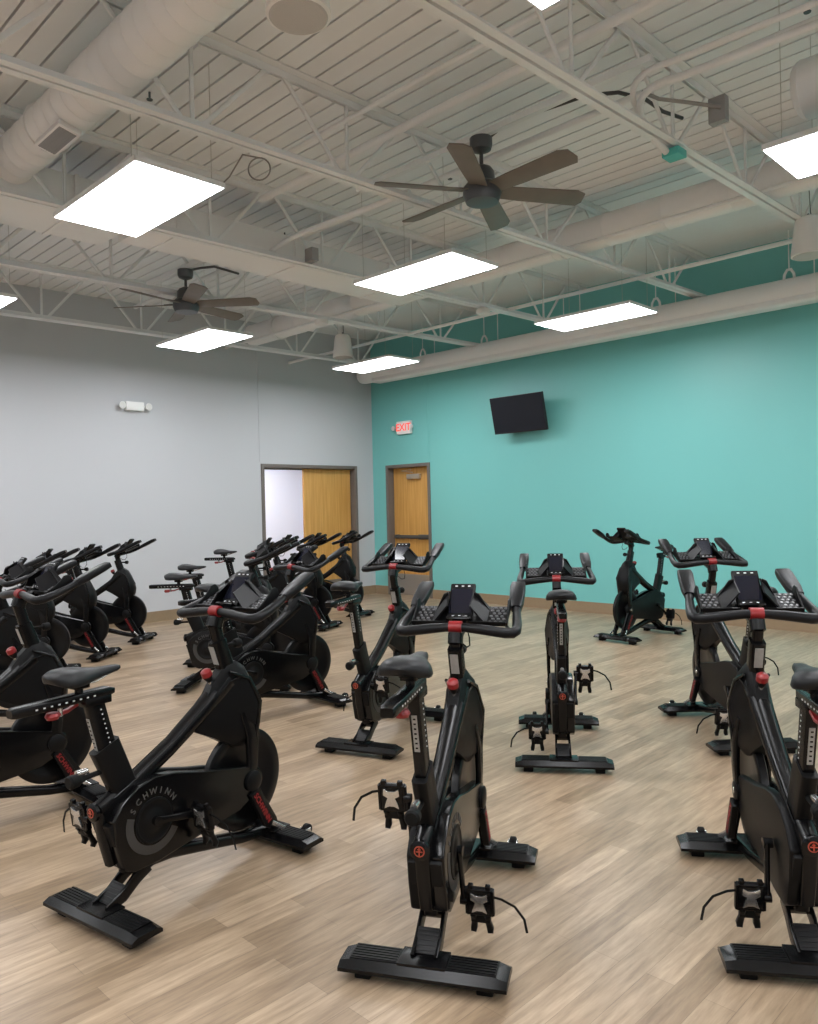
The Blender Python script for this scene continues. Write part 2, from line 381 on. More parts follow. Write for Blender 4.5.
round_duct(-9.9, 3.4, 6.75, 4.16, .155, 'tan round duct running across behind the joists toward the middle of the teal wall', step=.6)
round_duct(-1.62, 3.4, 5.15, 4.03, .17, 'capped end of a white round duct at the right edge above the lit panel', cap=(1, 0), step=.5)
# slot-diffuser duct along the teal wall
t = empty('wall_duct', (-3.5, 9.22, 3.84)); cx = -3.5
pr = [(-10.28-cx, .001), (-10.27-cx, .08), (-10.22-cx, .125), (-10.14-cx, .14)]
x = -10.1
while x < 3.5: pr += [(x-cx, .14), (x-cx+.01, .143), (x-cx+.02, .14)]; x += 1.5
pr.append((3.5-cx, .14))
MB().lathe((0, 0, 0), pr, 'x', 32).build('duct_shell', 'duct', t)
m = MB().prism([(-.075, -.165), (.085, -.165), (.11, -.15), (.115, -.07), (-.11, -.07), (-.11, -.14)], -9.85-cx, 3.5-cx, 'x', bev=.004)
m.build('slot_diffuser', 'duct', t)
tag(t, 'long white tubular duct hung along the top of the teal wall', 'duct')
HG = 'rod hangers carrying the duct at the teal wall'
for i, (x, lb) in enumerate([(-3.1, 'rod hanger over the duct beside the right hand pendant speaker'), (-4.69, 'rod hanger over the duct right of the long lit panel'), (-6.05, 'rod hanger over the duct hidden behind the long lit panel near the television'), (-7.46, 'rod hanger over the duct above the television'), (-8.74, 'rod hanger over the duct, leftmost near the corner'), (-1.6, 'rod hanger')]):
    if x > -3 : continue
    t = empty('duct_hanger', (x, 9.22, 3.98))
    m = MB(); m.tube([(0, 0, .10), (0, 0, zdeck(9.22)-3.98)], .006, 8)
    m.build('rod', 'steel_white', t)
    m = MB(); m.tube([(.26, 0, .0), (.26, 0, zdeck(9.22)-3.98)], .006, 8); m.build('rod', 'steel_white', t)
    m = MB(); m.bar([(-.055, 0, .0), (-.05, 0, .05), (-.02, 0, .10), (.02, 0, .10), (.05, 0, .05), (.055, 0, .0)], .03, .012, upv=(0, 1, 0))
    m.build('clevis', 'steel_white', t)
    tag(t, lb, 'hanger', HG)
# conduits
def conduit(name, pts, r, mt, lb, cat='conduit', g=None):
    o = MB().tube(pts, r, 10).build(name, mt); return tag(o, lb, cat, g)
def arc(p0, p1, p2, n=6):
    a, b_, c = Vector(p0), Vector(p1), Vector(p2); return [((1-t)**2*a+2*(1-t)*t*b_+t*t*c)[:] for t in [i/n for i in range(n+1)]]
conduit('bent_conduit', arc((-2.42, 4.95, 3.86), (-2.52, 4.35, 4.08), (-2.05, 4.42, 4.02), 8)+[(-1.3, 4.47, 4.02), (.6, 4.5, 4.02)], .022, 'steel_white', 'lower of the two white conduits bending off the joist at upper right')
conduit('bent_conduit', arc((-2.42, 4.80, 3.92), (-2.50, 4.28, 4.13), (-2.05, 4.32, 4.07), 8)+[(-1.3, 4.36, 4.07), (.6, 4.38, 4.07)], .018, 'steel_white', 'upper of the two white conduits bending off the joist at upper right')
conduit('bent_conduit', arc((-5.93, 4.24, 3.87), (-6.10, 4.38, 4.01), (-5.60, 4.33, 4.0), 8)+[(-4.27, 4.40, 4.0)], .024, 'steel_white', 'white conduit bending up from the rectangular duct joist toward the near fan')
conduit('fan_whip', [(-3.56, 4.42, 4.14), (-3.46, 4.48, 4.22), (-3.28, 4.50, 4.25), (-3.01, 4.54, 4.245), (-2.81, 4.60, 4.26), (-2.63, 4.71, 4.25), (-2.54, 4.90, 4.24), (-2.50, 5.07, 4.20), (-2.47, 5.3, 4.22)], .013, 'cable', 'dark flexible cable feeding the near ceiling fan', 'cable')
conduit('fan_whip', [(-2.38, 4.55, 4.1), (-2.3, 4.62, 4.05), (-2.2, 4.82, 4.06), (-2.05, 4.95, 4.02)], .012, 'cable_grey', 'grey flexible cable running to the junction box at upper right', 'cable')
conduit('fan_whip', [(-7.66, 4.4, 4.16), (-7.3, 4.36, 4.1), (-6.95, 4.3, 4.02), (-6.6, 4.35, 3.88)], .012, 'cable', 'dark flexible cable feeding the far ceiling fan', 'cable')
m = MB(); n = 24; cx_, cy_, cz_ = -4.99, 3.50, 4.15
m.tube([(cx_+.085*math.cos(2*PI*i/n)*.75, cy_+.085*math.cos(2*PI*i/n)*.66, cz_+.085*math.sin(2*PI*i/n)) for i in range(n)], .006, 8, closed=True, upv=(.66, -.75, 0))
m.tube([(-4.99, 3.50, 4.235), (-5.15, 3.46, 4.30), (-5.40, 3.5, 4.22), (-5.80, 3.53, 4.16)], .006, 8)
tag(m.build('cable_coil', 'cable_grey'), 'small coil of grey cable hanging under the deck beside the square lit panel', 'cable')
o = MB().box((-2.40, 5.02, 3.86), (.12, .12, .05), bev=.006).build('junction_box', 'green_box'); tag(o, 'teal painted junction box under the upper right joist', 'box')
o = MB().box((-2.08, 4.98, 4.02), (.11, .06, .16), bev=.005).build('junction_box', 'duct_grey'); tag(o, 'grey metal junction box hanging beside the upper right joist', 'box')
o = MB().box((-5.78, 4.62, 3.92), (.11, .08, .12), bev=.005).build('junction_box', 'duct_grey'); tag(o, 'grey junction box near the bent conduit by the rectangular duct', 'box')
o = MB().lathe((-5.87, 7.25, 3.80), [(0, .04), (.0, .075), (.03, .085), (.05, .085), (.06, .05), (.075, .05)], 'z').build('smoke_detector', 'speaker'); tag(o, 'round white smoke detector hanging under the crossing pipes', 'detector')
o = MB().lathe((-7.60, 6.2, 3.835), [(0, .04), (.0, .08), (.03, .09), (.05, .09)], 'z').build('smoke_detector', 'speaker'); tag(o, 'round white detector on the underside of a joist near the far fan', 'detector')
random.seed(7)
for i, (x, y) in enumerate([(-5.0, 2.62), (-7.6, 3.3), (-4.55, 5.2), (-1.55, 5.0), (-6.7, 5.0)]):
    t = MB(); t.tube([(x, y, zdeck(y)+.001), (x, y, zdeck(y)-.035)], .008, 8); t.lathe((x, y, zdeck(y)-.055), [(0, .02), (.005, .022), (.01, .006), (.03, .008)], 'z', 12)
    tag(t.build('sprinkler_head', 'fan_metal'), ['sprinkler head under the deck beside the spiral duct', 'sprinkler head above the rectangular duct near the far fan', 'sprinkler head between the near fan and the middle joist', 'sprinkler head next to the capped duct at the right', 'sprinkler head beyond the far fan blades'][i], 'sprinkler', 'small dark sprinkler heads')

# ---------------------------------------------------------------- lit ceiling panels
def panel_thing(x, y, z=3.6, lb='', g='suspended flat lit panels'):
    t = empty('ceiling_panel_light', (x, y, z))
    MB().box((0, 0, .018), (1.21, .61, .034), bev=.004).build('lamp_frame', 'panel_frame', t)
    m = MB(); a, b = .595, .295
    m._new([(-a, -b, -.0012), (-a, b, -.0012), (a, b, -.0012), (a, -b, -.0012), (-a, -b, .01), (-a, b, .01), (a, b, .01), (a, -b, .01)],
           [(0, 1, 2, 3), (7, 6, 5, 4), (0, 4, 5, 1), (1, 5, 6, 2), (2, 6, 7, 3), (3, 7, 4, 0)])
    m.build('diffuser', 'panel', t)
    m = MB()
    for sx, sy in ((-.5, -.27), (-.5, .27), (.5, -.27), (.5, .27)):
        c = MB().tube([(sx, sy, .03), (sx, sy, zdeck(y)-z)], .002, 6).build('hanging_cable', 'metal', t)
    return tag(t, lb, 'ceiling light', g)
LX = {-4.80: 'a', -8.31: 'b', -1.28: 'c', 2.2: 'd'}
labs = {(-4.80, 2.46): 'nearest and largest square looking lit panel in view at upper left', (-4.80, 5.10): 'lit panel in the middle, below the near ceiling fan',
        (-4.80, 7.73): 'long narrow lit panel above the television, in front of the teal wall', (-8.31, 5.02): 'small lit panel just below the far ceiling fan',
        (-8.31, 7.76): 'lit panel over the room corner beside the small pendant speaker', (-8.31, 2.4): 'lit panel cut by the left edge, only its tip showing',
        (-1.28, 5.1): 'lit panel cut by the right edge beside the capped duct', (-1.28, 2.45): 'lit panel cut by the top edge of the photo'}
for x in LX:
    for y in (-2.8, -.15, 2.46, 5.1, 7.73):
        xx = {(-4.8, 2.46): -4.92, (-4.8, 7.73): -4.67, (-8.31, 5.1): -8.40, (-8.31, 2.46): -8.42, (-1.28, 5.1): -1.15}.get((x, y), x)
        yy = {(-8.31, 5.1): 5.02, (-8.31, 7.73): 7.76, (-8.31, 2.46): 2.4, (-1.28, 2.46): 2.45}.get((x, y), y)
        lb = labs.get((x, yy), 'lit panel outside the frame, behind or beside the camera')
        panel_thing(xx, yy, 3.6, lb, None if (x, yy) in labs else 'lit panels outside the frame')
o = MB().box((-11.5, 8.0, 2.59), (.6, 1.2, .02)).build('ceiling_panel_light', 'panel'); tag(o, 'lit panel in the adjoining room beyond the open door', 'ceiling light')

# ---------------------------------------------------------------- ceiling fans
FAN1 = -2
def fan(x, y, z, a0, lb, ztop):
    t = empty('ceiling_fan', (x, y, z))
    m = MB(); m.lathe((0, 0, 0), [(-.085, .07), (-.08, .115), (-.03, .135), (.02, .135), (.05, .11), (.055, .095), (.13, .09), (.16, .07), (.18, .03)], 'z', 28)
    m.build('motor_housing', 'fan_metal', t)
    MB().tube([(0, 0, .16), (0, 0, ztop-z-.05)], .014, 10).build('down_rod', 'fan_metal', t)
    MB().lathe((0, 0, ztop-z), [(-.10, .025), (-.08, .07), (-.05, .08), (-.0, .08)], 'z', 24).build('canopy', 'fan_metal', t)
    for k in range(6):
        a = a0+k*PI/3; rot = Matrix.Rotation(a, 4, 'Z') @ Matrix.Rotation(R(-14), 4, 'X')
        b = MB().prism([(.10, -.065), (.30, -.075), (.70, -.085), (.765, -.055), (.775, .04), (.745, .085), (.30, .075), (.10, .06)], -.004, .004, 'z', bev=.002).xform(rot).build('blade', 'fan', t)
        MB().prism([(.05, -.035), (.20, -.03), (.24, 0), (.20, .03), (.05, .035)], .004, .011, 'z').xform(rot).build('blade_bracket', 'fan_metal', b)
    tag(t, lb, 'ceiling fan')
fan(-3.50, 4.34, 3.76, R(FAN1), 'large near ceiling fan with six brown blades on a short rod', 4.13)
fan(-7.42, 4.24, 3.72, R(40), 'far smaller looking ceiling fan with dark blades near the grey wall', 4.08)
for x, y, lb in ((-3.50, 4.34, 'white strut channel carrying the near ceiling fan'), (-7.42, 4.24, 'white strut channel carrying the far ceiling fan')):
    o = MB().box((x, y, 4.155 if x > -5 else 4.105), (2.6 if x > -5 else 1.7, .042, .042)).build('strut_channel', 'steel_white'); tag(o, lb, 'beam')

# ---------------------------------------------------------------- pendant speakers
def pendant(x, y, z, rb, rt_, h, lb, top=None):
    t = empty('pendant_speaker', (x, y, z))
    MB().lathe((0, 0, 0), [(-.0, rb*.93), (.005, rb), (.03, rb), (h-.06, rt_*1.03), (h-.02, rt_*.95), (h, rt_*.7)], 'z', 36).build('speaker_body', 'speaker', t)
    MB().lathe((0, 0, 0), [(-.006, .01), (-.006, rb*.86), (.002, rb*.92)], 'z', 36).build('speaker_grille', 'speaker_grille', t)
    m = MB(); m.tube([(0, 0, h-.01), (0, 0, h+.03)], .01, 8); m.tube([(.04, 0, h-.01), (.02, 0, h+.03), (0, 0, (top or zdeck(y))-z)], .004, 6)
    m.build('mount', 'fan_metal', t)
    tag(t, lb, 'speaker')
pendant(-2.78, 2.18, 3.74, .145, .125, .19, 'white round pendant speaker at the top edge between spiral duct and joist', 3.965)
pendant(-2.32, 7.40, 3.66, .145, .11, .34, 'white pendant speaker at the right in front of the teal wall duct')
pendant(-8.62, 7.42, 3.72, .145, .115, .33, 'white pendant speaker hanging near the corner beside the far lit panel')

# ---------------------------------------------------------------- wall things
t = empty('wall_television', (-6.91, YT-.26, 2.865)); t.rotation_euler = (R(13), 0, R(1))
# local: x right, y to wall, z up
MB().box((0, 0, 0), (.93, .045, .545), bev=.006).build('television_body', 'tv', t)
MB().box((0, -.0235, .008), (.905, .004, .515)).build('screen', 'screen', t)
m = MB(); m.box((0, .04, 0), (.5, .04, .3), bev=.01); m.bar([(0, .06, 0), (.02, .235, -.05)], .08, .05); m.build('wall_arm', 'tv', t)
tag(t, 'black flat television tilted down on the teal wall', 'television')
t = empty('exit_sign', (-9.50, YT, 2.90))
MB().box((0, -.03, 0), (.33, .055, .22), bev=.006).build('sign_box', 'exit_white', t)
MB().text('EXIT', .175, Matrix.Translation((0, -.059, .0)) @ Matrix.Rotation(R(90), 4, 'X'), .001).build('letters', 'exit_red', t)
for s in (-1, 1):
    l = MB().tube([(s*.165, -.03, -.02), (s*.19, -.035, 0)], .012, 8).lathe((s*.215, -.06, 0), [(0, .028), (-.03, .042), (-.035, .040)], 'y', 16).build('lamp_head', 'exit_white', t)
    MB().lathe((s*.215, -.0965, 0), [(-.002, .034), (.0, .036)], 'y', 16).build('lamp_lens', 'lamp_glass', l)
tag(t, 'white sign box reading EXIT in red above the single door', 'exit sign')
t = empty('emergency_light', (XL, 5.05, 3.02))
MB().box((.045, 0, 0), (.08, .26, .12), bev=.01).build('light_box', 'exit_white', t)
for s in (-1, 1):
    l = MB().tube([(.05, s*.13, .0), (.06, s*.16, .0)], .014, 8).lathe((.07, s*.19, .0), [(-.02, .03), (.03, .05), (.035, .048)], 'x', 16).build('lamp_head', 'exit_white', t)
    MB().lathe((.107, s*.19, 0), [(0, .042), (.002, .040)], 'x', 16).build('lamp_lens', 'lamp_glass', l)
tag(t, 'white twin head emergency light high on the grey wall', 'emergency light')

# ---------------------------------------------------------------- the exercise bike (x forward, y left, z up; origin under the rear foot)
ADJ_BAR, ADJ_SEAT = {}, {}
def _pan(s):        # slanted wing beside the console
    q = MB(); k = s
    q._new([(.0, k*.115, .006), (.13, k*.115, .006), (.13, k*.056, .085), (.03, k*.050, .075), (.0, k*.109, .004), (.13, k*.109, .004), (.13, k*.050, .083), (.03, k*.044, .073)],
           [(0, 1, 2, 3), (7, 6, 5, 4), (0, 4, 5, 1), (1, 5, 6, 2), (2, 6, 7, 3), (3, 7, 4, 0)])
    q.prism([(k*.05, .006), (k*.115, .006), (k*.075, .085), (k*.055, .095)], .105, .113, 'x', bev=.002); return q.b
def make_bike():
    t = empty('spin_bike')
    # base
    def stab(x, hl, name):
        m = MB()
        for s in (1,):
            secs = []; path = []
            for yy, k in ((-hl, .45), (-hl+.045, 1), (hl-.045, 1), (hl, .45)):
                d = .066; path.append((x, yy, .034)); zt = .037*(.35+.65*k)
                secs.append([(-d, 0), (d, 0), (d, .012), (d*(.55+.15*k), zt), (-d*(.55+.15*k), zt), (-d, .012)])
            m.sweep(path, secs)
        o = m.build(name, 'black', t, smooth=25)
        for s in (-1, 1):
            m = MB()
            m.box((x, s*(hl+.045)/2, .0715), (.086, hl-.115, .003), bev=.001)
            for i in range(6): m.box((x-.035+i*.014, s*(hl+.045)/2, .074), (.006, hl-.125, .004))
            m.build('step_pad', 'pad', o)
            MB().box((x, s*(hl-.075), .018), (.075, .055, .036), bev=.006).build('foot', 'rubber', o)
        return o
    stab(-.02, .278, 'rear_stabilizer'); fs = stab(.87, .27, 'front_stabilizer')
    for s in (-1, 1):
        m = MB(); m.lathe((.945, s*.16, .060), [(-.014, .022), (-.010, .027), (.010, .027), (.014, .022)], 'y', 18); w_ = m.build('transport_wheel', 'rubber', fs)
        m = MB(); 
        for q in (-.019, .019): m.bar([(.90, s*.16+q, .050), (.925, s*.16+q, .060), (.95, s*.16+q, .062)], .005, .024)
        m.lathe((.945, s*.16, .060), [(-.022, .006), (.022, .006)], 'y', 10); m.build('wheel_bracket', 'silver', w_)
    m = MB(); P = [(.15, 0, .163), (.165, 0, .170), (.18, 0, .174), (.20, 0, .177), (.30, 0, .168), (.50, 0, .125), (.68, 0, .085), (.87, 0, .062)]
    m.bar(P, [.085, .082, .074, .066, .055, .055, .06, .07], [.040, .046, .052, .055, .055, .05, .045, .04])
    for s in (-1, 1): m.bar([(-.02, s*.040, .070), (.05, s*.040, .095), (.11, s*.038, .140), (.17, s*.036, .168)], .012, [.034, .044, .05, .05], rnd=.15)
    m.box((.125, 0, .150), (.02, .075, .03), Matrix.Rotation(R(-38), 3, 'Y'), bev=.003)
    m.box((-.02, 0, .074), (.10, .16, .008), bev=.002); m.box((.87, 0, .074), (.10, .16, .008), bev=.002)
    bb = m.build('base_beam', 'black', t)
    m = MB(); d = Vector((.07, 0, .06)).normalized(); rot = Matrix.Rotation(-math.atan2(.075, .09), 3, 'Y')
    m.box((.032, 0, .104), (.085, .078, .010), rot, bev=.003)
    for i in range(5): m.box((.006+i*.0125, 0, .0875+i*.0104), (.006, .066, .006), rot)
    m.build('step_cover', 'pad', bb)
    # main frame: down tube from rear bracket to head
    m = MB()
    m.bar([(-.020, 0, .435), (.03, 0, .452), (.12, 0, .490), (.30, 0, .585), (.48, 0, .70), (.62, 0, .80)], [.055, .06, .062, .066, .074, .09], [.070, .080, .068, .068, .078, .10], rnd=.35)
    m.bar([(.12, 0, .17), (.115, 0, .30), (.10, 0, .40)], .05, [.10, .11, .10], upv=(1, 0, 0))
    m.bar([(.035, 0, .22), (.01, 0, .33), (.0, 0, .435)], [.045, .05, .055], [.05, .06, .07], upv=(1, 0, 0))
    fr = m.build('main_frame', 'black', t)
    m = MB(); m.tube([(.03, .03, .475), (.13, .031, .520), (.32, .03, .62), (.50, .033, .74), (.60, .04, .80)], .0035, 6); m.tube([(.03, -.03, .475), (.13, -.031, .520), (.32, -.03, .62), (.50, -.033, .74), (.60, -.04, .80)], .0035, 6)
    m.build('frame_edge_trim', 'gloss', fr)
    m = MB(); m.lathe((-0.0340, 0, .437), [(0, .034), (-.012, .034), (-.016, .028)], 'x', 24); e_ = m.build('rear_cap', 'gloss', fr)
    m = MB(); m.lathe((-0.0505, 0, .437), [(0, .018), (-.001, .018)], 'x', 20); m.build('emblem_ring', 'orange', e_)
    m = MB(); m.lathe((-0.0520, 0, .437), [(0, .014), (-.0006, .014)], 'x', 20); m.build('emblem_disc', 'black', e_)
    m = MB(); m.box((-.0533, 0, .437), (.001, .022, .004)); m.box((-.0533, 0, .437), (.001, .004, .025)); m.box((-.0533, 0, .444), (.001, .012, .003)); m.build('emblem_mark', 'orange', e_)
    MB().box((.012, 0, .305), (.004, .026, .09), Matrix.Rotation(R(-15), 3, 'Y')).build('sticker', 'label', fr).location = (-.018, 0, 0)
    # seat tube sleeve, post, slider
    m = MB(); m.bar([(.125, 0, .38), (.09, 0, .49), (.035, 0, .62), (.012, 0, .675)], [.05, .055, .052, .052], [.11, .105, .112, .115], upv=(1, 0, 0), rnd=.2)
    sl = m.build('seat_sleeve', 'matte', t)
    MB().lathe((-.045, 0, .60), [(-.055, .010), (-.10, .012)], 'x', 12).build('knob_shaft', 'silver', sl).location = (.04, 0, 0)
    m = MB(); m.lathe((-.13, 0, .575), [(.055, .012), (.04, .016), (.03, .024), (.0, .026), (-.008, .02)], 'x', 18); m.tube([(-.08, 0, .575), (.02, 0, .58)], .010, 10); m.build('adjustment_knob', 'rubber', t)
    b = Vector((-.032, 0, .862)); a = b+(Vector((.025, 0, .64))-b)*1.6
    m = MB(); m.bar([a, b], .038, .072, upv=(1, 0, 0), rnd=.15); sp = m.build('seat_post', 'black', t); seatparts = [sp]
    for s in (-1, 1):
        m = MB()
        for i in range(9): c = a.lerp(b, .45+i*.053); m.box((c.x+.012, s*.0195, c.z), (.005, .001, .005))
        m.build('post_marks', 'dot', sp)
    c = a.lerp(b, .64); rot = Matrix.Rotation(math.atan2(-.057, .222), 3, 'Y')
    m = MB().box((c.x-.0375, 0, c.z-.009), (.002, .018, .13), rot); st = m.build('scale_strip', 'label', sp)
    m = MB()
    for i in range(7):
        q = a.lerp(b, .50+i*.047); m.box((q.x-.039, 0, q.z-.009), (.002, .008, .005), rot)
    m.build('scale_marks', 'black', st)
    m = MB(); m.bar([(-.345, 0, .872), (-.33, 0, .873), (.03, 0, .878), (.055, 0, .876)], [.038, .046, .046, .03], [.028, .036, .034, .02], rnd=.15)
    m.box((-.02, 0, .852), (.11, .05, .03), bev=.004); ss = m.build('seat_slider', 'black', t); seatparts.append(ss)
    for s in (-1, 1):
        m = MB()
        for i in range(9): m.box((-.26+i*.028, s*.0235, .872+.0003*i), (.008, .001, .005))
        m.build('slider_marks', 'dot', ss)
    m = MB(); m.tube([(-.16, 0, .86), (-.16, 0, .825)], .009, 10, mi=1); m.lathe((-.19, .0, .832), [(-.012, .02), (0, .026), (.012, .02)], 'z', 14)
    m.bar([(-.19, 0, .832), (-.13, .01, .835), (-.085, .012, .850)], [.03, .022, .014], .012); seatparts.append(m.build('slider_lever', ['red', 'silver'], t))
    # saddle
    m = MB(); S = [(-.200, .036, .972, .030), (-.192, .066, .984, .044), (-.165, .085, .996, .058), (-.13, .086, .998, .064), (-.09, .072, .993, .060), (-.05, .052, .985, .050), (-.01, .036, .979, .040), (.03, .028, .977, .034), (.065, .023, .976, .028), (.082, .015, .972, .018)]
    secs = []
    for x, hw, zt, th in S:
        sec = []
        for j in range(16):
            an = 2*PI*j/16; u = math.cos(an); v = math.sin(an)
            sx = hw*math.copysign(abs(u)**.75, u); sz = th*.5*math.copysign(abs(v)**.8, v)
            sz -= .022*abs(u)**2.5*(hw/.08)
            if v > .9: sz -= .004
            sec.append((sx, sz))
        secs.append(sec)
    m.sweep([(x, 0, zt-th*.5) for x, hw, zt, th in S], secs); se = m.build('seat', 'seat', t, smooth=60); seatparts.append(se)
    m = MB()
    for s in (-1, 1): m.tube([(-.16, s*.03, .955), (-.12, s*.025, .93), (-.03, s*.02, .925), (.04, s*.012, .945), (.07, s*.006, .96)], .0035, 8)
    m.build('seat_rails', 'silver', se)
    m = MB(); m.box((-.085, 0, .925), (.06, .055, .03), bev=.006); m.tube([(-.085, 0, .92), (-.085, 0, .885)], .015, 12); m.lathe((-.085, 0, .925), [(-.035, .012), (.035, .012)], 'y', 10); m.build('seat_clamp', 'black', se)
    # flywheel
    C = (.70, 0, .345); m = MB()
    m.lathe(C, [(-.012, .03), (-.010, .165), (-.016, .175), (-.017, .218), (-.013, .224), (.013, .224), (.017, .218), (.016, .175), (.010, .165), (.012, .03)], 'y', 56)
    fwl = m.build('flywheel', 'wheel', t)
    m = MB(); m.lathe(C, [(-.075, .012), (-.06, .026), (-.02, .03), (.02, .03), (.06, .026), (.075, .012)], 'y', 24); m.build('hub', 'silver', fwl)
    # fork
    m = MB()
    for s in (-1, 1):
        m.bar([(.69, s*.050, .66), (.712, s*.060, .55), (.708, s*.061, .44), (.70, s*.057, .33)], [.022, .024, .022, .02], [.085, .075, .058, .055], upv=(1, 0, 0))
        m.bar([(.70, s*.048, .34), (.76, s*.050, .23), (.83, s*.050, .12), (.85, s*.045, .075)], .02, [.055, .06, .055, .05], upv=(1, 0, 0))
    fk = m.build('flywheel_fork', 'black', t)
    for s in (-1, 1): MB().tube([(.740, s*.069, .56), (.732, s*.069, .45)], .003, 8).build('fork_trim', 'silver', fk)
    for s in (-1, 1):
        m = MB(); m.prism([(.675, .285), (.715, .31), (.815, .135), (.785, .105), (.76, .12)], s*.060, s*.085, 'y', bev=.004); pn = m.build('brake_cover', 'matte', fk)
        m = MB(); ang = math.atan2(.175, -.10)
        if s < 0: mt = Matrix.Translation((.742, -.0858, .212)) @ Matrix.Rotation(R(60), 4, 'Y') @ Matrix.Rotation(R(90), 4, 'X')
        else: mt = Matrix.Translation((.742, .0858, .212)) @ Matrix.Rotation(R(60), 4, 'Y') @ Matrix.Rotation(R(180), 4, 'Z') @ Matrix.Rotation(R(90), 4, 'X')
        m.text('SCHWINN', .036, mt); m.build('lettering', 'red_print', pn)
        m = MB(); m.bar([(.785, s*.072, .14), (.86, s*.10, .085)], .012, .02); m.build('brace', 'silver', fk)
    # shroud over the head and the wheel
    SP = [(.42, .625, .030), (.48, .735, .036), (.545, .825, .040), (.60, .878, .040), (.655, .885, .042), (.70, .855, .054), (.735, .79, .064), (.77, .71, .074), (.785, .64, .077), (.777, .58, .073), (.755, .53, .068), (.705, .495, .062), (.63, .51, .058), (.52, .575, .040)]
    m = MB(); c = Vector((.645, 0, .72)); n = len(SP); rings = []
    for f, sc in ((-1, .55), (-.97, .82), (-.55, 1.0), (.55, 1.0), (.97, .82), (1, .55)):
        rings.append([m.b.verts.new((c.x+(x-c.x)*sc, f*hw, c.z+(z-c.z)*sc)) for x, z, hw in SP])
    for A, B in zip(rings, rings[1:]):
        for j in range(n): m.b.faces.new((A[j], A[(j+1) % n], B[(j+1) % n], B[j]))
    m.b.faces.new(rings[0][::-1]); m.b.faces.new(rings[-1])
    sh = m.build('head_shroud', 'matte', t, smooth=50)
    m = MB()
    for s in (-1, 1):
        m.bar([(.50, s*.034, .715), (.60, s*.044, .80), (.68, s*.052, .82)], .006, .010); m.bar([(.60, s*.046, .845), (.705, s*.058, .80), (.75, s*.075, .69), (.74, s*.070, .60), (.725, s*.064, .50)], .012, [.012, .018, .022, .02, .012], upv=(1, 0, 0))
    m.build('shroud_trim', 'gloss', sh)
    # resistance knob
    m = MB(); m.tube([(.55, 0, .775), (.525, 0, .825)], .010, 12); kn = m.build('resistance_knob', 'silver', t)
    rot = Matrix.Translation((.522, 0, .83)) @ Matrix.Rotation(R(-25), 4, 'Y')
    MB().lathe((0, 0, 0), [(-.018, .010), (-.002, .018), (.010, .022), (.032, .022)], 'z', 18).xform(rot).build('knob_body', 'matte', kn)
    MB().lathe((0, 0, 0), [(.012, .0228), (.034, .0228), (.041, .016), (.043, .001)], 'z', 18).xform(rot).build('knob_cap', 'red', kn)
    m = MB(); m.lathe((0, 0, 0), [(-.058, .032), (-.05, .030), (-.042, .02)], 'z', 20); m.xform(rot).build('knob_boot', 'rubber', kn)
    # head post
    a = Vector((.625, 0, .84)); b = Vector((.575, 0, .985))
    m = MB(); m.bar([a, b], [.054, .056], [.080, .072], upv=(1, 0, 0), rnd=.25); hp = m.build('head_sleeve', 'black', t)
    rot = Matrix.Rotation(math.atan2(-.05, .145), 3, 'Y'); c = a.lerp(b, .62)
    MB().box((c.x-.039, 0, c.z-.01), (.002, .032, .085), rot).build('sticker', 'label', hp)
    m = MB(); m.lathe((.67, -.0, .955), [(-.05, .008), (0, .009), (.005, .018), (.03, .022), (.038, .018)], 'x', 16); m.build('adjustment_knob', 'rubber', t)
    barparts = []
    m = MB(); m.bar([(.60, 0, .92), (.562, 0, 1.055)], .040, .052, upv=(1, 0, 0)); m.bar([(.56, 0, 1.045), (.575, 0, 1.085)], .055, .065, upv=(1, 0, 0)); m.bar([(.56, 0, 1.07), (.66, 0, 1.095)], .05, .035)
    barparts.append(m.build('head_post', 'black', t))
    # handlebar
    def mir(p): return (p[0], -p[1], p[2])
    half = [(.88, .212, 1.205), (.80, .216, 1.172), (.72, .226, 1.137), (.65, .236, 1.112), (.60, .238, 1.097), (.572, .228, 1.092), (.565, .20, 1.093), (.568, .10, 1.105), (.573, .04, 1.11)]
    m = MB(); path = half+[mir(p) for p in half[::-1]]
    rr = [.015, .016, .018, .020, .021, .021, .021, .020, .018]; m.tube(path, rr+rr[::-1], 14)
    hb = m.build('handlebar', 'grip', t, smooth=60); barparts.append(hb)
    for s in (-1, 1):
        m = MB(); m.bar([(.77, s*.218, 1.160), (.82, s*.213, 1.183), (.92, s*.207, 1.230), (.955, s*.206, 1.245)], [.040, .060, .066, .060], [.036, .038, .036, .028], rnd=.2); m.build('end_grip', 'grip', hb)
        m = MB(); m.bar([(.80, s*.190, 1.170), (.72, s*.186, 1.128), (.64, s*.195, 1.105), (.60, s*.215, 1.098)], .012, .016, rnd=.4); m.build('inner_loop', 'grip', hb)
    m = MB(); m.bar([(.573, -.026, 1.112), (.573, .026, 1.112)], .046, .047, rnd=.4); m.build('centre_cap', 'red', hb)
    # console
    rot = Matrix.Rotation(R(-38), 3, 'Y')   # tilts away from the rider
    X = rot @ Vector((1, 0, 0)); Zv = rot @ Vector((0, 0, 1)); cc = Vector((.705, 0, 1.195))
    rot = Matrix.Rotation(R(38), 3, 'Y'); Zv = rot @ Vector((0, 0, 1)); X = rot @ Vector((1, 0, 0))
    m = MB(); m.box(cc, (.020, .106, .172), rot, bev=.006); cs = m.build('console', 'matte', t); barparts.append(cs)
    MB().box(cc-X*.0105, (.002, .090, .116), rot).build('screen', 'lcd', cs)
    m = MB()
    for i in (-1, 0, 1):
        for q in (-.071, .072): m.box(cc-X*.0108+Zv*q+Vector((0, i*.027, 0)), (.002, .010, .004), rot)
    m.build('buttons', 'btn', cs)
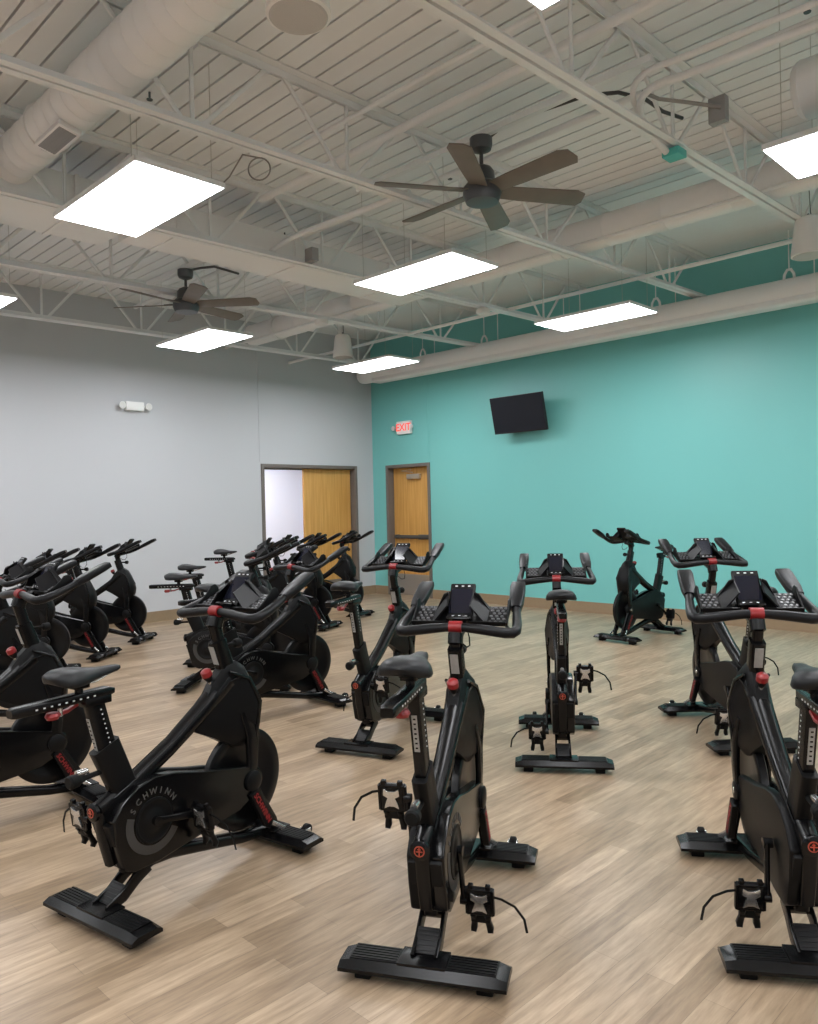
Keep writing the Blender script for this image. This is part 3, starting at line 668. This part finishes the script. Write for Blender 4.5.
    m = MB(); m.box(cc-Zv*.092-X*.012, (.045, .10, .010), rot, bev=.003); m.bar([(.62, 0, 1.10), (.66, 0, 1.135)], .06, .03); m.build('tablet_ledge', 'gloss', cs)
    # trays, tipped up towards the rider
    rt3 = Matrix.Rotation(R(-24), 3, 'Y'); tl = lambda x_, y_, z_: Vector((.635, 0, 1.108))+rt3 @ Vector((x_, y_, z_))
    for s in (-1, 1):
        m = MB()
        m.box(tl(.07, s*.118, .004), (.14, .150, .008), rt3, bev=.003)
        q = MB(); q.prism([(0, 0), (.14, 0), (.15, .030), (.138, .048), (.115, .052), (.085, .036), (.04, .024), (0, .018)], s*.190, s*.198, 'y', bev=.003); q.xform(Matrix.Translation((.635, 0, 1.108)) @ rt3.to_4x4()); m._merge(q.b)
        m.box(tl(.0, s*.118, .012), (.008, .150, .020), rt3, bev=.002)
        tr = m.build('accessory_tray', 'matte', t); barparts.append(tr)
        q = MB(); q.b.free(); q.b = _pan(s); q.xform(Matrix.Translation((.635, 0, 1.108)) @ rt3.to_4x4()); q.build('tray_wing', 'grip', tr)
        m = MB(); mt4 = Matrix.Translation((.635, 0, 1.108)) @ rt3.to_4x4(); q = MB()
        for i in range(6):
            for j in range(3): q.lathe((.018+i*.021, s*(.126+j*.022+(i % 2)*.010), .008), [(0, .0085), (.004, .0065)], 'z', 6)
        q.xform(mt4); q.build('tray_studs', 'stud', tr); m.b.free()
    m = MB(); m.tube([(.69, -.02, 1.10), (.70, -.03, 1.05), (.68, -.035, 1.02), (.64, -.03, 1.02), (.61, -.02, 1.04)], .003, 8); barparts.append(m.build('cable', 'rubber', t))
    # chain guard (right side = -y)
    def guard(y0, y1, k, front):
        pl = [(-.005, .40), (.01, .30), (.035, .205), (.085, .178), (.20, .180), (.30, .195), (.46, .215), (.62, .235), (.71, .278)]
        for i in range(7): an = R(-55+i*24); pl.append((.70+math.cos(an)*.064, .345+math.sin(an)*.064))
        pl += [(.60, .430), (.42, .468), (.28, .505), (.19, .515), (.11, .500), (.04, .455)]
        if not front: pl = [(.17+(q[0]-.17)*.8, .34+(q[1]-.34)*.82) for q in [(x_, z_) if x_ < .3 else (.3+(x_-.3)*.3, z_) for x_, z_ in pl if x_ < .61]]
        return MB().prism(pl, y0, y1, 'y', bev=.010, seg=3)
    g = guard(-.070, -.022, .165, True).build('chain_guard', 'gloss', t, smooth=35)
    guard(.022, .058, .15, True).build('side_cover', 'matte', t, smooth=35)
    m = MB(); m.prism([(.045, .20), (.085, .23), (.03, .40), (-.02, .385)], -.064, .05, 'y', bev=.006); m.prism([(.045, .20), (.16, .168), (.36, .21), (.20, .22)], -.06, .05, 'y', bev=.004); m.build('guard_skirt', 'matte', g)
    m = MB(); n = 60
    def annul(ra, rb, y, a0=0, a1=360, th=.0012):
        k = int(n*(a1-a0)/360)
        vs = []
        for i in range(k+1):
            an = R(a0+(a1-a0)*i/k)
            for r_ in (ra, rb): vs.append((.175+math.cos(an)*r_, y, .35+math.sin(an)*r_))
        m._new(vs, [(2*i, 2*i+1, 2*i+3, 2*i+2) for i in range(k)])
    annul(.094, .128, -.0715, 160, 330); m.build('ring', 'ring', g, recalc=False)
    m = MB(); m.lathe((.175, -.070, .35), [(0, .088), (-.004, .088), (-.006, .080), (-.003, .074), (-.003, .045), (-.006, .040), (-.008, .001)], 'y', 40); m.build('crank_disc', 'matte', g)
    m = MB(); word = 'SCHWINN'
    for i, ch in enumerate(word):
        an = R(146-i*18.5)
        # seen from -y: x to the right, z up
        px, pz = .175+math.cos(an)*.112, .35+math.sin(an)*.112
        mt = Matrix.Translation((px, -.0713, pz)) @ Matrix.Rotation(-(an-PI/2), 4, 'Y') @ Matrix.Rotation(R(90), 4, 'X')
        m.text(ch, .034, mt)
    m.build('lettering', 'letter', g)
    m = MB(); m.lathe((.70, -.070, .345), [(0, .045), (-.010, .045), (-.014, .038), (-.016, .001)], 'y', 24); m.build('hub_cap', 'matte', fk)
    m = MB(); m.lathe((.70, .058, .345), [(0, .040), (.010, .040), (.014, .034), (.016, .001)], 'y', 24); m.build('hub_cap', 'matte', fk)
    # cranks and pedals: origins on their axles
    for s in (-1, 1):
        o = MB()
        y0 = s*.084
        o.bar([(0, y0, 0), (.06, y0+s*.002, 0), (.178, y0+s*.008, 0)], [.018, .016, .016], [.038, .028, .030], rnd=.4)
        o.lathe((0, y0, 0), [(-s*.02, .016), (s*.012, .018), (s*.014, .001)], 'y', 18)
        o.lathe((.178, y0+s*.008, 0), [(-.012, .017), (.012, .017)], 'y', 16)
        ca = o.build('crank_arm', 'black', t); ca.location = (.175, 0, .35); ca['side'] = s
        p = empty('pedal'); p.parent = t; p['side'] = s
        m = MB(); yc = s*.058
        m.tube([(0, 0, 0), (0, s*.10, 0)], .007, 10, mi=1)
        # body is a frame hanging in the vertical plane, plate towards the back
        for yy in (-.045, .045): m.bar([(0, yc+yy, .045), (.0, yc+yy, -.045)], .012, .024, upv=(1, 0, 0))
        for zz in (-.043, .043): m.bar([(0, yc-.045, zz), (0, yc+.045, zz)], .022, .014)
        m.box((0, yc, 0), (.026, .080, .080), bev=.005)
        for yy in (-.03, .03): m.box((-.002, yc+yy, .055), (.018, .018, .016), bev=.003)
        pb = m.build('pedal_body', ['black', 'silver'], p)
        m = MB(); m.prism([(-.024, .034), (-.010, .026), (.010, .026), (.024, .034), (.026, .012), (.012, .004), (.018, -.012), (.024, -.032), (.008, -.024), (-.008, -.024), (-.024, -.032), (-.018, -.012), (-.012, .004), (-.026, .012)], -.019, -.0125, 'x', bev=.001)
        m.xform(Matrix.Translation((0, yc, 0)) @ Matrix.Diagonal((1, 1.15, 1.1, 1))).build('cleat_plate', 'silver', pb)
        m = MB()
        for q in (-.026, .026): m.bar([(.0, yc+q, -.05), (.012, yc+q*.9, -.08), (.022, yc+q*1.1, -.115), (.012, yc+q*1.15, -.128)], [.022, .02, .024, .018], [.022, .018, .022, .016], upv=(1, 0, 0))
        m.box((.008, yc, -.066), (.020, .070, .034), bev=.005); m.build('toe_cage', 'matte', pb)
        m = MB(); m.bar([(0, yc+s*.045, .02), (.004, yc+s*.075, .012), (.01, yc+s*.12, -.015), (.012, yc+s*.15, -.06), (.012, yc+s*.158, -.11)], .009, [.004, .003, .003, .003, .002], upv=(1, 0, 0)); m.build('strap', 'rubber', pb)
    return t, barparts, seatparts
proto, bp_, sp_ = make_bike()
BARS = {'head_post', 'handlebar', 'console', 'accessory_tray', 'cable'}
SEATS = {'seat_post', 'seat_slider', 'slider_lever', 'seat'}
def pose_bike(t, x, y, h, crank, bz, sz):
    t.location = (x, y, 0); t.rotation_euler = (0, 0, R(h))
    for c in t.children:
        nm = c.name.split('.')[0]
        if nm in BARS: c.location = Vector((-.35*bz, 0, bz))
        elif nm in SEATS: c.location = Vector((-.25*sz, 0, sz))
        elif nm in ('crank_arm', 'pedal'):
            s = c['side']; an = R(crank) if s < 0 else R(crank+180)
            # crank: angle of the right arm from forward (+x), positive upwards
            if nm == 'crank_arm': c.rotation_euler = (0, -an, 0)
            else: c.location = (.175+.178*math.cos(an), s*.090, .35+.178*math.sin(an)); c.rotation_euler = (0, R(-8), 0)
G = 'black exercise bikes facing the instructor bike'
#      x      y     head  crank bar   seat  label
BIKES = [
 (-2.91, 1.26, 100, -10, 0, 0, 'black exercise bike in the left foreground seen from its side, whole bike visible'),
 (-1.79, 1.835, 119.5, -84, -.05, .095, 'black exercise bike in the centre foreground with red centre cap, nearest whole bike'),
 (-.88, 2.69, 125, 80, -.02, .03, 'black exercise bike in the right foreground, its rear cut by the right edge'),
 (-3.71, 3.26, 111.5, 150, .02, .11, 'black exercise bike in the middle with a raised seat, in front of the single door'),
 (-2.58, 3.83, 126, 60, -.06, .07, 'black exercise bike seen straight from behind, right of the centre foreground bike'),
 (-1.89, 4.85, 136, 60, .01, .04, 'black exercise bike behind the right foreground bike, screen above its handlebar'),
 (-4.38, 8.57, -95, 40, -.01, .04, 'black exercise bike facing the others, alone by the teal wall'),
 (-4.30, .90, 91.5, 40, .03, 0, 'black exercise bike cut by the left edge, just behind the left foreground bike'),
 (-6.20, 1.36, 87, 40, -.03, 0, 'black exercise bike at the left edge, only handlebar and front showing behind a nearer bike'),
 (-8.19, 2.30, 52, 20, -.04, .02, 'black exercise bike third from the grey wall end of the far left row'),
 (-8.93, 3.09, 39, 20, -.04, .02, 'black exercise bike second from the grey wall end of the far left row'),
 (-9.60, 3.86, 39, 20, -.03, 0, 'black exercise bike by the grey wall, rightmost of the far left row'),
 (-4.95, 3.08, 87, 160, -.01, .04, 'black exercise bike just behind the left foreground bike, nearest in the double door group'),
 (-6.24, 3.52, 42, 5, 0, .02, 'black exercise bike first in the diagonal row before the double door, lowest saddle at left'),
 (-7.17, 4.16, 40, 5, 0, .02, 'black exercise bike second in the diagonal row in front of the double door'),
 (-8.03, 5.11, 27, 5, -.01, .10, 'black exercise bike third in the diagonal row, its raised saddle against the grey wall'),
 (-8.63, 6.05, 23, 30, -.03, .04, 'black exercise bike fourth in the diagonal row in front of the wooden door leaf'),
 (-9.13, 7.12, 15, 30, -.04, 0, 'black exercise bike last in the diagonal row, nearest the room corner'),
 (-.92, 6.24, 172, 30, 0, 0, 'black exercise bike at the right edge with only a handlebar end showing'),
]
for i, (x, y, h, ck, bz, sz, lb) in enumerate(BIKES):
    b = copy_tree(proto) if i else proto
    BIKES[i] = (b, x, y, h, ck, bz, sz, lb)
for b, x, y, h, ck, bz, sz, lb in BIKES:
    pose_bike(b, x, y, h, ck, bz, sz); tag(b, lb, 'exercise bike', G)
